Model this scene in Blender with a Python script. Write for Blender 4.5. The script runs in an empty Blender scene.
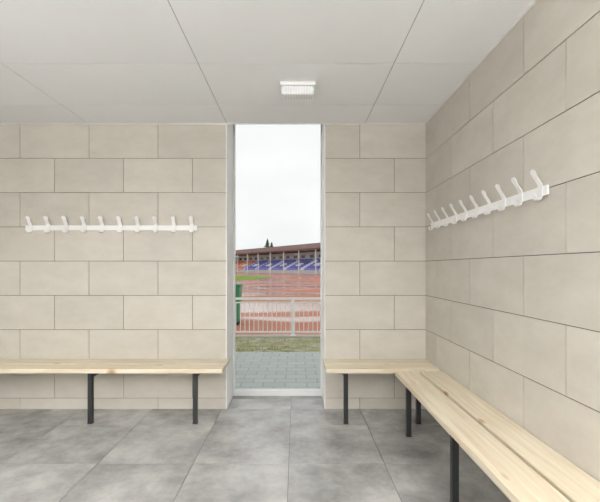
import bpy, bmesh, math, random
from mathutils import Vector, Matrix
random.seed(4)
S = bpy.context.scene
S.view_settings.view_transform = 'Standard'
S.view_settings.look = 'None'
S.view_settings.exposure = 0.0

EYE=1.226; YB=3.374; XR=1.127; XL=-3.0; YF=-2.4; HC=2.478; TW=0.375; TOP=3.0
WX0,WX1=-0.609,0.255

# ---------------------------------------------------------------- materials
def new_mat(name):
    m=bpy.data.materials.new(name); m.use_nodes=True
    nt=m.node_tree; b=nt.nodes['Principled BSDF']
    return m,nt,b
def N(nt,t,**k):
    n=nt.nodes.new(t)
    for a,v in k.items():
        if a in n.inputs: n.inputs[a].default_value=v
        else: setattr(n,a,v)
    return n
def plain(name,col,rough=0.5,metal=0.0,noise=0.04,nscale=8.0):
    m,nt,b=new_mat(name)
    tc=N(nt,'ShaderNodeTexCoord'); no=N(nt,'ShaderNodeTexNoise',Scale=nscale,Detail=4.0)
    nt.links.new(tc.outputs['Object'],no.inputs['Vector'])
    r=N(nt,'ShaderNodeValToRGB')
    r.color_ramp.elements[0].position=0.3; r.color_ramp.elements[1].position=0.7
    r.color_ramp.elements[0].color=[c*(1-noise) for c in col]+[1]
    r.color_ramp.elements[1].color=[min(1,c*(1+noise)) for c in col]+[1]
    nt.links.new(no.outputs['Fac'],r.inputs['Fac']); nt.links.new(r.outputs['Color'],b.inputs['Base Color'])
    b.inputs['Roughness'].default_value=rough; b.inputs['Metallic'].default_value=metal
    return m
def tile_mat(name,c0,c1,rough,scale,var,stretch=(1,1,1),detail=6.0,bump=0.0,nr=0.6,p0=0.32,p1=0.68):
    m,nt,b=new_mat(name)
    tc=N(nt,'ShaderNodeTexCoord'); mp=N(nt,'ShaderNodeMapping'); mp.inputs['Scale'].default_value=stretch
    geo=N(nt,'ShaderNodeNewGeometry')
    add=N(nt,'ShaderNodeVectorMath',operation='ADD')
    mul=N(nt,'ShaderNodeMath',operation='MULTIPLY'); mul.inputs[1].default_value=37.0
    nt.links.new(geo.outputs['Random Per Island'],mul.inputs[0])
    nt.links.new(tc.outputs['Object'],mp.inputs['Vector'])
    nt.links.new(mp.outputs[0],add.inputs[0]); nt.links.new(mul.outputs[0],add.inputs[1])
    no=N(nt,'ShaderNodeTexNoise',Scale=scale,Detail=detail,Roughness=nr)
    nt.links.new(add.outputs[0],no.inputs['Vector'])
    r=N(nt,'ShaderNodeValToRGB')
    r.color_ramp.elements[0].position=p0; r.color_ramp.elements[1].position=p1
    r.color_ramp.elements[0].color=list(c0)+[1]; r.color_ramp.elements[1].color=list(c1)+[1]
    nt.links.new(no.outputs['Fac'],r.inputs['Fac'])
    mr=N(nt,'ShaderNodeMapRange'); mr.inputs['To Min'].default_value=1-var; mr.inputs['To Max'].default_value=1+var
    nt.links.new(geo.outputs['Random Per Island'],mr.inputs['Value'])
    hs=N(nt,'ShaderNodeHueSaturation')
    nt.links.new(mr.outputs[0],hs.inputs['Value']); nt.links.new(r.outputs['Color'],hs.inputs['Color'])
    nt.links.new(hs.outputs['Color'],b.inputs['Base Color'])
    b.inputs['Roughness'].default_value=rough
    if bump>0:
        n2=N(nt,'ShaderNodeTexNoise',Scale=90.0,Detail=3.0)
        nt.links.new(tc.outputs['Object'],n2.inputs['Vector'])
        bp=N(nt,'ShaderNodeBump'); bp.inputs['Strength'].default_value=bump; bp.inputs['Distance'].default_value=0.002
        nt.links.new(n2.outputs['Fac'],bp.inputs['Height']); nt.links.new(bp.outputs[0],b.inputs['Normal'])
    return m
M_tile=tile_mat('stoneware_tile',(0.52,0.488,0.432),(0.60,0.567,0.508),0.5,3.2,0.045,(1,1,2.0),bump=0.1,detail=9.0,nr=0.68)
M_grout=plain('dark_grout',(0.11,0.105,0.10),0.9)
M_floor=tile_mat('concrete_look_tile',(0.24,0.238,0.234),(0.50,0.495,0.485),0.24,2.8,0.06,detail=10.0,bump=0.05,nr=0.68,p0=0.34,p1=0.66)
M_fgrout=plain('floor_grout',(0.15,0.15,0.15),0.9)
M_ceil=plain('ceiling_board',(0.89,0.90,0.915),0.85,noise=0.006)
M_cgap=plain('ceiling_joint',(0.42,0.42,0.43),0.8)
M_white=plain('white_paint',(0.92,0.92,0.92),0.45,noise=0.01)
M_hook=plain('white_powder_coat',(0.90,0.90,0.90),0.3,noise=0.01)
M_black=plain('black_powder_coat',(0.018,0.019,0.021),0.45,noise=0.1)
M_wallp=plain('painted_plaster',(0.74,0.73,0.71),0.8,noise=0.02)
M_alu=plain('light_aluminium',(0.84,0.85,0.85),0.4,noise=0.01)

def wood():
    m,nt,b=new_mat('pine_wood')
    tc=N(nt,'ShaderNodeTexCoord'); geo=N(nt,'ShaderNodeNewGeometry')
    mul=N(nt,'ShaderNodeMath',operation='MULTIPLY'); mul.inputs[1].default_value=13.0
    nt.links.new(geo.outputs['Random Per Island'],mul.inputs[0])
    add=N(nt,'ShaderNodeVectorMath',operation='ADD')
    nt.links.new(tc.outputs['Object'],add.inputs[0]); nt.links.new(mul.outputs[0],add.inputs[1])
    mp=N(nt,'ShaderNodeMapping'); mp.inputs['Scale'].default_value=(1.2,22,22)
    nt.links.new(add.outputs[0],mp.inputs['Vector'])
    no=N(nt,'ShaderNodeTexNoise',Scale=1.6,Detail=5.0,Distortion=0.6)
    nt.links.new(mp.outputs[0],no.inputs['Vector'])
    r=N(nt,'ShaderNodeValToRGB')
    r.color_ramp.elements[0].position=0.3; r.color_ramp.elements[1].position=0.62
    r.color_ramp.elements[0].color=(0.66,0.545,0.385,1); r.color_ramp.elements[1].color=(0.80,0.725,0.57,1)
    nt.links.new(no.outputs['Fac'],r.inputs['Fac'])
    mp2=N(nt,'ShaderNodeMapping'); mp2.inputs['Scale'].default_value=(2.6,8,2)
    nt.links.new(add.outputs[0],mp2.inputs['Vector'])
    vo=N(nt,'ShaderNodeTexVoronoi',Scale=1.0); nt.links.new(mp2.outputs[0],vo.inputs['Vector'])
    r2=N(nt,'ShaderNodeValToRGB'); r2.color_ramp.elements[0].position=0.04; r2.color_ramp.elements[1].position=0.12
    r2.color_ramp.elements[0].color=(1,1,1,1); r2.color_ramp.elements[1].color=(0,0,0,1)
    nt.links.new(vo.outputs['Distance'],r2.inputs['Fac'])
    mx=N(nt,'ShaderNodeMix',data_type='RGBA')
    nt.links.new(r2.outputs['Color'],mx.inputs[0]); nt.links.new(r.outputs['Color'],mx.inputs[6])
    mx.inputs[7].default_value=(0.46,0.27,0.13,1)
    nt.links.new(mx.outputs[2],b.inputs['Base Color']); b.inputs['Roughness'].default_value=0.38
    return m
M_wood=wood()

def glass():
    m=bpy.data.materials.new('window_glass'); m.use_nodes=True; nt=m.node_tree; nt.nodes.clear()
    o=N(nt,'ShaderNodeOutputMaterial'); t=N(nt,'ShaderNodeBsdfTransparent'); g=N(nt,'ShaderNodeBsdfGlossy',Roughness=0.02)
    t.inputs['Color'].default_value=(0.97,0.98,0.975,1)
    f=N(nt,'ShaderNodeFresnel',IOR=1.2); mx=N(nt,'ShaderNodeMixShader')
    nt.links.new(f.outputs[0],mx.inputs[0]); nt.links.new(t.outputs[0],mx.inputs[1]); nt.links.new(g.outputs[0],mx.inputs[2])
    nt.links.new(mx.outputs[0],o.inputs[0]); return m
M_glass=glass()
def emis(name,col,s):
    m,nt,b=new_mat(name); b.inputs['Base Color'].default_value=list(col)+[1]
    b.inputs['Emission Color'].default_value=list(col)+[1]; b.inputs['Emission Strength'].default_value=s
    return m

# ---------------------------------------------------------------- mesh helpers
def addbox(bm,x0,x1,y0,y1,z0,z1,mi=0):
    v=[bm.verts.new(p) for p in ((x0,y0,z0),(x1,y0,z0),(x1,y1,z0),(x0,y1,z0),(x0,y0,z1),(x1,y0,z1),(x1,y1,z1),(x0,y1,z1))]
    for f in ((0,3,2,1),(4,5,6,7),(0,1,5,4),(1,2,6,5),(2,3,7,6),(3,0,4,7)):
        fc=bm.faces.new([v[i] for i in f]); fc.material_index=mi
def addpoly(bm,pts,mi=0):
    f=bm.faces.new([bm.verts.new(p) for p in pts]); f.material_index=mi
def finish(bm,name,mats,parent=None,bevel=0,smooth=False):
    bmesh.ops.recalc_face_normals(bm,faces=bm.faces[:])
    me=bpy.data.meshes.new(name); bm.to_mesh(me); bm.free()
    for m in mats: me.materials.append(m)
    o=bpy.data.objects.new(name,me); S.collection.objects.link(o)
    if parent: o.parent=parent
    if bevel:
        md=o.modifiers.new('bevel','BEVEL'); md.width=bevel; md.segments=2; md.limit_method='ANGLE'
    if smooth:
        for p in me.polygons: p.use_smooth=True
    return o
def empty(name,loc=(0,0,0),rz=0):
    e=bpy.data.objects.new(name,None); e.empty_display_size=0.1; S.collection.objects.link(e)
    e.location=loc; e.rotation_euler=(0,0,rz); return e

# ---------------------------------------------------------------- tiled walls
RH=0.298; G=0.0022
def rects(u0,u1,off0,off1):
    out=[]; k=0; zt=HC
    while zt>0.001:
        zb=max(0,zt-RH)
        off=off0 if k%2==0 else off1
        j=math.ceil((u0-off)/0.6-1e-6)
        cuts=[u0]; u=off+j*0.6
        while u<u1-0.004:
            if u>u0+0.004: cuts.append(u)
            u+=0.6
        cuts.append(u1)
        for a,b in zip(cuts,cuts[1:]):
            out.append((a+(G if a>u0 else 0),b-(G if b<u1 else 0),zb+(G if zb>0 else 0),zt-G))
        zt-=RH; k+=1
    return out
TH=0.008
bm=bmesh.new()
for (a,b,o0,o1) in ((XL,WX0,-1.8,-1.5),(WX1,XR,0.555,0.255)):
    addbox(bm,a,b,YB+0.004,YB+TW,0,TOP,1)
    for r in rects(a,b,o0,o1): addbox(bm,r[0],r[1],YB,YB+TH,r[2],r[3],0)
addbox(bm,WX0,WX1,YB+0.03,YB+TW,TOP-0.05,TOP,1)
finish(bm,'wall_back',[M_tile,M_grout])
bm=bmesh.new()
addbox(bm,XR+0.004,XR+0.25,YF,YB+TW,0,TOP,1)
for r in rects(YF,YB,1.92,1.62): addbox(bm,XR,XR+TH,r[0],r[1],r[2],r[3],0)
finish(bm,'wall_right',[M_tile,M_grout])
bm=bmesh.new()
addbox(bm,XL-0.25,XL-0.004,YF,YB+TW,0,TOP,1)
for r in rects(YF,YB,1.92,1.62): addbox(bm,XL-TH,XL,r[0],r[1],r[2],r[3],0)
finish(bm,'wall_left',[M_tile,M_grout])
bm=bmesh.new()
addbox(bm,XL-0.25,XR+0.25,YF-0.25,YF,0,TOP,0)
finish(bm,'wall_rear',[M_wallp])

# floor
bm=bmesh.new()
addbox(bm,XL-0.25,XR+0.25,YF-0.25,YB+TW+0.02,-0.2,-0.004,1)
xs=[-0.045+0.6*k for k in range(-8,5)]; ys=[3.03+0.6*k for k in range(-12,4)]
def clip(lst,a,b): return [a]+[v for v in lst if a+0.01<v<b-0.01]+[b]
g=0.002
X=clip(xs,XL,XR); Y=clip(ys,YF,YB)
for a,b in zip(X,X[1:]):
    for c,d in zip(Y,Y[1:]): addbox(bm,a+g,b-g,c+g,d-(g if d<YB else 0),-0.01,0,0)
X=clip(xs,WX0,WX1); Y=clip(ys,YB,YB+TW-0.03)
for a,b in zip(X,X[1:]):
    for c,d in zip(Y,Y[1:]): addbox(bm,a+g,b-g,c+(g if c>YB else 0),d-g,-0.01,0,0)
finish(bm,'floor',[M_floor,M_fgrout])

# ceiling
bm=bmesh.new()
addbox(bm,XL-0.02,XR,YF,YB,HC+0.004,TOP,1)
X=clip([0.6+1.2*k for k in range(-4,2)],XL,XR); Y=clip([2.98-0.6*k for k in range(0,10)][::-1],YF,YB)
g=0.003
for a,b in zip(X,X[1:]):
    for c,d in zip(Y,Y[1:]): addbox(bm,a+g,b-g,c+g,d-g,HC,HC+0.015,0)
addbox(bm,XL-0.25,XR+0.25,YF-0.25,YB+TW,TOP,TOP+0.15,0)
finish(bm,'ceiling',[M_ceil,M_cgap])
# perimeter trims
bm=bmesh.new()
addbox(bm,XL,XR,YB-0.018,YB-0.0005,HC-0.004,HC-0.0005); finish(bm,'trim_1',[M_white])
bm=bmesh.new()
addbox(bm,XR-0.018,XR-0.0005,YF,YB-0.019,HC-0.004,HC-0.0005); finish(bm,'trim_2',[M_white])

# window
W=empty('window_1')
bm=bmesh.new()
addbox(bm,WX0,WX0+0.008,YB,YB+TW-0.035,0.0005,TOP-0.051)
addbox(bm,WX1-0.006,WX1,YB,YB+TW-0.035,0.0005,TOP-0.051)
finish(bm,'reveal_lining',[M_white],W)
bm=bmesh.new()
f=0.022; y0=YB+TW-0.035; y1=YB+TW+0.02
addbox(bm,WX0,WX0+f,y0,y1,0.0,TOP-0.05)
addbox(bm,WX1-f*0.8,WX1,y0,y1,0.0,TOP-0.05)
addbox(bm,WX0+f,WX1-f*0.8,y0,y1,0.0,0.055)
addbox(bm,WX0+f,WX1-f*0.8,y0,y1,TOP-0.10,TOP-0.05)
finish(bm,'frame',[M_alu],W,bevel=0.003)
bm=bmesh.new()
addbox(bm,WX0+f,WX1-f*0.8,y0+0.02,y0+0.026,0.055,TOP-0.10)
finish(bm,'glass_pane',[M_glass],W)

# ---------------------------------------------------------------- benches
def bench(loc,rz,L,legs,depth=0.335,gap=0.014,inset=0.006):
    """local: x 0..L, back at y=0, front at y=-depth"""
    e=empty('bench',loc,rz)
    pw=(depth-gap-0.004)/2; zt=0.435; th=0.036
    for i in range(2):
        bm=bmesh.new(); ya=-0.004-pw-(pw+gap)*i
        addbox(bm,0,L,ya,ya+pw,zt-th,zt)
        o=finish(bm,'seat_slat_%d'%(i+1),[M_wood],e,bevel=0.004)
    for i,x in enumerate(legs):
        bm=bmesh.new(); w=0.017
        yf=-depth+inset
        addbox(bm,x-w,x+w,yf,yf+2*w,0.004,zt-th-0.0005)
        addbox(bm,x-w,x+w,yf+2*w,-0.006,zt-th-0.035,zt-th-0.0005)
        addbox(bm,x-w*2,x+w*2,-0.006,-0.0005,zt-th-0.09,zt-th-0.0005)
        addbox(bm,x-w*1.15,x+w*1.15,yf-0.003,yf+2*w+0.003,0.0,0.006)
        finish(bm,'leg_frame_%d'%(i+1),[M_black],e,bevel=0.002)
    return e
b1=bench((-2.95,YB,0),0,2.375,[x+2.95 for x in (-2.446,-1.62,-0.794)])
b2=bench((0.235,YB,0),0,XR-0.002-0.235,[0.393-0.235,0.965-0.235])
b3=bench((XR,2.98,0),-math.pi/2,3.6,[0.15,0.97,1.79,2.61,3.43],depth=0.365,gap=0.02,inset=0.042)

# ---------------------------------------------------------------- coat racks
def ribbon(bm,prof,cx):
    t=0.0028; n=len(prof); cols=[]
    for i,(y,z,w) in enumerate(prof):
        a=prof[max(0,i-1)]; b=prof[min(n-1,i+1)]
        d=Vector((0,b[0]-a[0],b[1]-a[1])).normalized(); nn=Vector((0,-d.z,d.y))*t/2
        cols.append([bm.verts.new((cx+sx*w,y+sn*nn.y,z+sn*nn.z)) for sx,sn in ((-1,-1),(1,-1),(1,1),(-1,1))])
    for a,b in zip(cols,cols[1:]):
        for i in range(4): bm.faces.new((a[i],a[(i+1)%4],b[(i+1)%4],b[i]))
    bm.faces.new(cols[0]); bm.faces.new(cols[-1][::-1])
def rack(loc,rz,L=1.49,n=10):
    e=empty('coat_rack',loc,rz)
    bm=bmesh.new(); addbox(bm,0,L,-0.010,-0.0008,-0.022,0.022)
    finish(bm,'rail',[M_hook],e,bevel=0.0015)
    W2=0.017
    bm=bmesh.new()
    for i in range(n):
        cx=0.045+(L-0.09)*i/(n-1)
        up=[(-0.0115,-0.024,W2),(-0.0115,0.018,W2),(-0.014,0.030,W2),(-0.024,0.046,W2*0.9),(-0.035,0.062,W2*0.85),(-0.039,0.070,W2*0.95),(-0.043,0.078,W2*1.12),(-0.047,0.087,W2*1.12),(-0.051,0.094,W2*0.85),(-0.053,0.098,W2*0.35)]
        ribbon(bm,up,cx)
        lo=[(-0.0145,0.012,W2),(-0.0145,-0.028,W2),(-0.018,-0.038,W2),(-0.026,-0.042,W2),(-0.034,-0.038,W2),(-0.038,-0.028,W2*0.95),(-0.040,-0.016,W2*0.7),(-0.0405,-0.012,W2*0.3)]
        ribbon(bm,lo,cx)
    finish(bm,'hooks',[M_hook],e)
    bm=bmesh.new()
    for i in range(n):
        cx=0.045+(L-0.09)*i/(n-1)
        bmesh.ops.create_cone(bm,cap_ends=True,segments=10,radius1=0.004,radius2=0.003,depth=0.003,matrix=Matrix.Translation((cx,-0.0172,0.0))@Matrix.Rotation(math.pi/2,4,'X'))
    finish(bm,'screws',[M_alu],e)
    return e
rack(((26-296)/115,YB,1.574),0)
rack((XR,3.215,1.576),-math.pi/2)

# ---------------------------------------------------------------- emergency light
e=empty('emergency_light',(0.012,2.650,HC))
bm=bmesh.new(); addbox(bm,-0.118,0.118,-0.052,0.052,-0.024,-0.0005); finish(bm,'base_plate',[M_white],e,bevel=0.004)
bm=bmesh.new()
addbox(bm,-0.110,0.110,-0.047,0.047,-0.084,-0.024)
M_lens=plain('frosted_plastic',(0.80,0.82,0.84),0.25,noise=0.08,nscale=60)
finish(bm,'diffuser',[M_lens],e,bevel=0.012)
bm=bmesh.new()
for i in range(11): 
    x=-0.09+0.018*i; addbox(bm,x-0.002,x+0.002,-0.036,0.036,-0.0865,-0.0835); addbox(bm,x-0.002,x+0.002,-0.0495,-0.0465,-0.072,-0.034)
finish(bm,'ribs',[M_white],e)
bm=bmesh.new(); addbox(bm,0.099,0.105,-0.0495,-0.0465,-0.056,-0.050); finish(bm,'indicator_led',[emis('led_green',(0.1,0.9,0.2),0.5)],e)

# ---------------------------------------------------------------- added fill lights out of view, built as suspended linear luminaires
M_diff=emis('fill_lamp_diffuser',(0.95,0.95,0.95),1.2)
def fill_lamp(x,y,pw,up):
    e=empty('added_fill_lamp',(x,y,2.06),math.pi/2)
    bm=bmesh.new(); addbox(bm,-0.75,0.75,-0.10,0.10,-0.02,0.03); finish(bm,'fill_housing',[M_white],e,bevel=0.005)
    bm=bmesh.new(); addbox(bm,-0.73,0.73,-0.09,0.09,-0.026,-0.0205); finish(bm,'diffuser',[M_diff],e)
    bm=bmesh.new()
    for sx in (-0.6,0.6): addbox(bm,sx-0.004,sx+0.004,-0.004,0.004,0.03,HC-2.06)
    finish(bm,'fill_rods',[M_alu],e)
    for nm,z,rx,p in (('fill_down',-0.03,0,pw),('fill_up',0.036,math.pi,up)):  # fill downwards, and upwards to brighten the ceiling
        l=bpy.data.lights.new(nm,'AREA'); l.shape='RECTANGLE'; l.size=1.44; l.size_y=0.17; l.energy=p; l.color=(1,0.993,0.98)
        o=bpy.data.objects.new(nm,l); S.collection.objects.link(o); o.parent=e; o.location=(0,0,z); o.rotation_euler=(rx,0,0)
fill_lamp(-2.05,-0.15,32,90); fill_lamp(-2.05,-1.7,24,60)
fill_lamp(0.80,-0.45,16,78); fill_lamp(0.80,-1.6,16,52)

# ---------------------------------------------------------------- outside
GZ=-0.37
def brick_mat():
    m,nt,b=new_mat('concrete_pavers')
    tc=N(nt,'ShaderNodeTexCoord')
    br=N(nt,'ShaderNodeTexBrick',Scale=1.0)
    br.inputs['Brick Width'].default_value=0.24; br.inputs['Row Height'].default_value=0.16
    br.inputs['Mortar Size'].default_value=0.006
    br.inputs['Color1'].default_value=(0.42,0.46,0.43,1); br.inputs['Color2'].default_value=(0.36,0.40,0.37,1)
    br.inputs['Mortar'].default_value=(0.20,0.23,0.18,1)
    nt.links.new(tc.outputs['Object'],br.inputs['Vector']); nt.links.new(br.outputs['Color'],b.inputs['Base Color'])
    b.inputs['Roughness'].default_value=0.4
    return m
bm=bmesh.new(); addbox(bm,-8,8,YB+TW+0.02,5.9,-0.25,-0.05); finish(bm,'paving',[brick_mat()])
def ramp_mat(name,stops,scale,rough,detail=6,stretch=(1,1,1),r2=None,spec=0.5):
    m,nt,b=new_mat(name)
    tc=N(nt,'ShaderNodeTexCoord'); mp=N(nt,'ShaderNodeMapping'); mp.inputs['Scale'].default_value=stretch
    no=N(nt,'ShaderNodeTexNoise',Scale=scale,Detail=float(detail),Roughness=0.65)
    nt.links.new(tc.outputs['Object'],mp.inputs['Vector']); nt.links.new(mp.outputs[0],no.inputs['Vector'])
    r=N(nt,'ShaderNodeValToRGB')
    el=r.color_ramp.elements
    while len(el)<len(stops): el.new(0.5)
    for e_,(p,c) in zip(el,stops): e_.position=p; e_.color=list(c)+[1]
    nt.links.new(no.outputs['Fac'],r.inputs['Fac']); nt.links.new(r.outputs['Color'],b.inputs['Base Color'])
    b.inputs['Roughness'].default_value=rough; b.inputs['Specular IOR Level'].default_value=spec
    if r2:
        n3=N(nt,'ShaderNodeTexNoise',Scale=0.35,Detail=3.0); nt.links.new(mp.outputs[0],n3.inputs['Vector'])
        for sock,lo,hi in (('Roughness',r2,rough),('Specular IOR Level',0.5,spec)):
            mr=N(nt,'ShaderNodeMapRange'); mr.inputs['From Min'].default_value=0.44; mr.inputs['From Max'].default_value=0.52
            mr.inputs['To Min'].default_value=lo; mr.inputs['To Max'].default_value=hi
            nt.links.new(n3.outputs['Fac'],mr.inputs['Value']); nt.links.new(mr.outputs[0],b.inputs[sock])
    return m
M_verge=ramp_mat('grass_verge_mat',[(0.35,(0.20,0.22,0.10)),(0.48,(0.34,0.34,0.18)),(0.58,(0.46,0.42,0.32))],4,0.95,8,spec=0.1)
M_lawn=ramp_mat('lawn_mat',[(0.3,(0.20,0.33,0.07)),(0.7,(0.30,0.44,0.12))],0.4,1.0,spec=0.0)
M_track=ramp_mat('wet_track_mat',[(0.3,(0.46,0.19,0.13)),(0.7,(0.56,0.26,0.19))],0.5,0.8,6,(0.4,1.0,1),r2=0.12,spec=0.08)
M_kerb=plain('kerb_concrete',(0.50,0.50,0.47),0.9)
bm=bmesh.new()
n=40; m_=10; grid=[]
for j in range(m_+1):
    row=[]
    for i in range(n+1):
        t=j/m_; y=5.9+3.0*t; z=-0.05+(GZ+0.05)*t+random.uniform(-0.012,0.012)*(0<j<m_)
        row.append(bm.verts.new((-8+16*i/n,y,z)))
    grid.append(row)
for j in range(m_):
    for i in range(n): bm.faces.new((grid[j][i],grid[j][i+1],grid[j+1][i+1],grid[j+1][i]))
for _ in range(2600):   # grass tufts
    x=random.uniform(-3,3); t=random.random(); y=5.95+2.9*t; z=-0.05+(GZ+0.05)*t-0.01
    h=random.uniform(0.02,0.06); a=random.uniform(0,3.14); w=0.008
    dx,dy=math.cos(a)*w,math.sin(a)*w
    addpoly(bm,[(x-dx,y-dy,z),(x+dx,y+dy,z),(x+random.uniform(-.02,.02),y+random.uniform(-.02,.02),z+h)])
finish(bm,'grass_verge',[M_verge])
bm=bmesh.new(); addbox(bm,-40,40,8.9,9.1,GZ-0.2,GZ+0.03); finish(bm,'kerb',[M_kerb])
CX,CY,RX,RY=-42,64,38,31
bm=bmesh.new(); addpoly(bm,[(-150,9.1,GZ),(150,9.1,GZ),(150,150,GZ),(-150,150,GZ)])
for k in range(0,5):
    for i in range(96):
        a0,a1=2*math.pi*i/96,2*math.pi*(i+1)/96; ra=1+1.9*k; rb=ra+0.06
        P=lambda a,r:(CX+(RX+r)*math.cos(a),CY+(RY+r)*math.sin(a),GZ+0.004)
        addpoly(bm,[P(a0,ra),P(a0,rb),P(a1,rb),P(a1,ra)],1)
finish(bm,'running_track',[M_track,M_white])
bm=bmesh.new(); addpoly(bm,[(-900,150.01,GZ),(900,150.01,GZ),(900,900,GZ),(-900,900,GZ)]); finish(bm,'meadow',[M_lawn])
# infield
bm=bmesh.new(); addpoly(bm,[(CX+RX*math.cos(a),CY+RY*math.sin(a),GZ+0.03) for a in [2*math.pi*i/96 for i in range(96)]])
finish(bm,'infield_lawn',[M_lawn])

# railing
bm=bmesh.new(); RYY=9.0; ht=0.88; z0=GZ+0.03
addbox(bm,-12,12,RYY-0.025,RYY+0.025,z0+ht-0.05,z0+ht)
addbox(bm,-12,12,RYY-0.015,RYY+0.015,z0+ht-0.13,z0+ht-0.10)
addbox(bm,-12,12,RYY-0.015,RYY+0.015,z0+0.07,z0+0.10)
x=-12
while x<12: addbox(bm,x-0.008,x+0.008,RYY-0.008,RYY+0.008,z0+0.10,z0+ht-0.13); x+=0.105
for k in range(-5,6):
    x=-0.07+2.2*k; addbox(bm,x-0.035,x+0.035,RYY-0.035,RYY+0.035,z0,z0+ht-0.05)
    addbox(bm,x-0.06,x+0.06,RYY-0.06,RYY+0.06,z0,z0+0.012)
finish(bm,'metal_railing',[M_white])

# litter bin
M_green=plain('green_plastic',(0.04,0.27,0.13),0.5)
e=empty('litter_bin',(-1.83,11,GZ+0.006))
bm=bmesh.new()
v0=[(-.22,-.22,.08),(.22,-.22,.08),(.22,.22,.08),(-.22,.22,.08)]; v1=[(-.27,-.27,1.08),(.27,-.27,1.08),(.27,.27,1.08),(-.27,.27,1.08)]
addpoly(bm,v0); addpoly(bm,v1)
for i in range(4): addpoly(bm,[v0[i],v0[(i+1)%4],v1[(i+1)%4],v1[i]])
bmesh.ops.remove_doubles(bm,verts=bm.verts[:],dist=1e-4)
finish(bm,'body',[M_green],e,bevel=0.02)
bm=bmesh.new(); addbox(bm,-.29,.29,-.30,.29,1.08,1.14); addbox(bm,-.2,.2,-.33,-.30,1.09,1.12); finish(bm,'lid',[M_green],e,bevel=0.02)
bm=bmesh.new()
for sx in (-.2,.2):
    bmesh.ops.create_cone(bm,cap_ends=True,segments=20,radius1=0.09,radius2=0.09,depth=0.05,matrix=Matrix.Translation((sx,0.15,0.09))@Matrix.Rotation(math.pi/2,4,'Y'))
    addbox(bm,sx-.03,sx+.03,-.2,-.14,0,.09)
finish(bm,'wheels',[M_black],e)

# grandstand: local x along length (left->right), -y faces the track
M_roof=plain('roof_red_brown',(0.17,0.08,0.065),0.8,noise=0.15,nscale=0.5)
M_purple=plain('blue_violet_seats',(0.15,0.17,0.60),0.6)
M_orange=plain('orange_panel',(0.85,0.27,0.08),0.6)
M_seatw=plain('white_seats',(0.84,0.84,0.87),0.6)
M_conc=plain('stand_concrete',(0.55,0.55,0.57),0.9)
M_dark=plain('dark_glazing',(0.06,0.07,0.09),0.2)
p0=Vector((-22.6,144,GZ)); d=Vector((29.3,-44,0)).normalized(); rz=math.atan2(d.y,d.x)
ST=empty('grandstand',p0,rz); A,B=-14,110
bm=bmesh.new()
rows=7
for r in range(rows): addbox(bm,A,B,r*0.9,8.0,1.0+0.42*r-0.42 if r else 0,1.0+0.42*r)
finish(bm,'terrace',[M_conc],ST)
bm=bmesh.new()
for r in range(rows):
    x=A+0.5
    while x<B-1:
        if (x-A)%9.0>1.2:
            u=(x-A)%9.0
            mi=1 if (2.0<u<3.2 and r<6) or (5.0<u<8 and r in (2,3)) else 0
            if x<5: mi=2 if mi==0 else 1
            z=1.0+0.42*r
            addbox(bm,x,x+0.8,r*0.9+0.3,r*0.9+0.75,z,z+0.40,mi); addbox(bm,x,x+0.8,r*0.9+0.68,r*0.9+0.78,z+0.40,z+0.78,mi)
        x+=0.9
finish(bm,'seats',[M_purple,M_seatw,M_orange],ST)
bm=bmesh.new()
addbox(bm,A,B,8.0,8.4,0,6.4,0)
x=A+1
while x<B-3: addbox(bm,x,x+2.0,7.9,8.0,4.7,5.6,1); x+=4.5
addbox(bm,A,A+0.4,0,8.4,0,6.2,0); addbox(bm,B-0.4,B,0,8.4,0,6.2,0)
finish(bm,'rear_wall',[M_seatw,M_dark],ST)
bm=bmesh.new()
def roofsec(x): return [(x,-0.4,6.5),(x,-0.4,6.9),(x,7.5,9.0),(x,14,6.9),(x,14,6.5)]
a=[bm.verts.new(p) for p in roofsec(A-1)]; b=[bm.verts.new(p) for p in roofsec(B+1)]
for i in range(5): bm.faces.new((a[i],a[(i+1)%5],b[(i+1)%5],b[i]))
bm.faces.new(a); bm.faces.new(b[::-1])
finish(bm,'roof',[M_roof],ST)
bm=bmesh.new()
x=A+0.3
while x<B: addbox(bm,x-0.1,x+0.1,-0.2,0,0,6.5); x+=8.0
addbox(bm,A,B,-0.1,-0.02,1.3,1.36)
finish(bm,'posts_and_rail',[M_white],ST)

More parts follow.
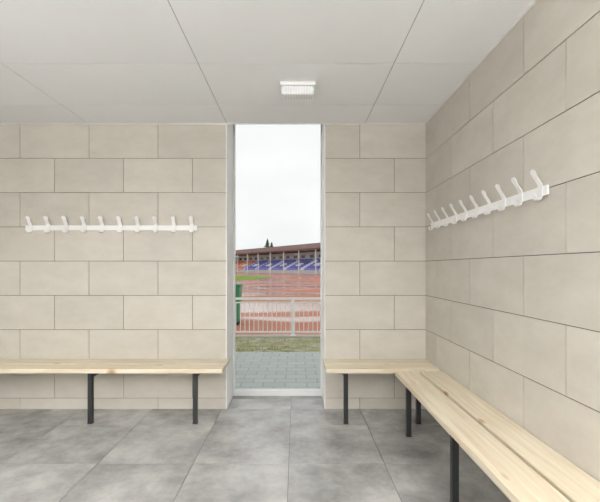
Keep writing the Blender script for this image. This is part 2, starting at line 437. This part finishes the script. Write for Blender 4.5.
# trees
M_leaf=ramp_mat('foliage',[(0.3,(0.025,0.05,0.02)),(0.7,(0.07,0.11,0.04))],0.8,0.9)
M_bark=plain('bark',(0.10,0.07,0.05),0.9)
def conifer(x,y,h,r):
    e=empty('conifer_tree',(x,y,GZ))
    bm=bmesh.new(); bmesh.ops.create_cone(bm,cap_ends=True,segments=8,radius1=h*0.025,radius2=h*0.006,depth=h*0.95,matrix=Matrix.Translation((0,0,h*0.475)))
    finish(bm,'trunk',[M_bark],e)
    bm=bmesh.new()
    for k in range(11):
        t=k/11; zc=h*(0.12+0.85*t); rr=r*(1-t)**0.8+0.15
        n=18; c=bm.verts.new((0,0,zc+h*0.10)); ring=[]
        for i in range(n):
            q=rr*(1.0 if i%2 else 0.62)*random.uniform(0.8,1.15); a_=2*math.pi*i/n+k
            ring.append(bm.verts.new((q*math.cos(a_),q*math.sin(a_),zc-0.05*h*random.uniform(0.2,1)*(i%2))))
        for i in range(n): bm.faces.new((c,ring[i],ring[(i+1)%n]))
        bm.faces.new(ring[::-1])
    finish(bm,'foliage',[M_leaf],e)
conifer(-14.0,190,16.4,4.4); conifer(-12.0,192,14.8,3.8); conifer(-40,200,11,3.5)

# world: bright overcast sky
w=bpy.data.worlds.new('overcast_sky'); S.world=w; w.use_nodes=True; nt=w.node_tree
bg=nt.nodes['Background']
tc=N(nt,'ShaderNodeTexCoord'); mp=N(nt,'ShaderNodeMapping'); mp.inputs['Scale'].default_value=(1,1,2.5)
no=N(nt,'ShaderNodeTexNoise',Scale=2.2,Detail=5.0,Roughness=0.5)
nt.links.new(tc.outputs['Generated'],mp.inputs['Vector']); nt.links.new(mp.outputs[0],no.inputs['Vector'])
r=N(nt,'ShaderNodeValToRGB'); r.color_ramp.elements[0].position=0.35; r.color_ramp.elements[1].position=0.65
r.color_ramp.elements[0].color=(0.775,0.785,0.79,1); r.color_ramp.elements[1].color=(0.86,0.865,0.868,1)
nt.links.new(no.outputs['Fac'],r.inputs['Fac']); nt.links.new(r.outputs['Color'],bg.inputs['Color'])
bg.inputs['Strength'].default_value=1.22

# camera
c=bpy.data.cameras.new('camera'); co=bpy.data.objects.new('camera',c); S.collection.objects.link(co)
co.location=(0,0,EYE); co.rotation_euler=(math.pi/2,0,0)
c.sensor_fit='HORIZONTAL'; c.sensor_width=36; c.lens=36*388/600; c.shift_x=4/600; c.shift_y=17/600
c.clip_start=0.05; c.clip_end=2000
S.camera=co
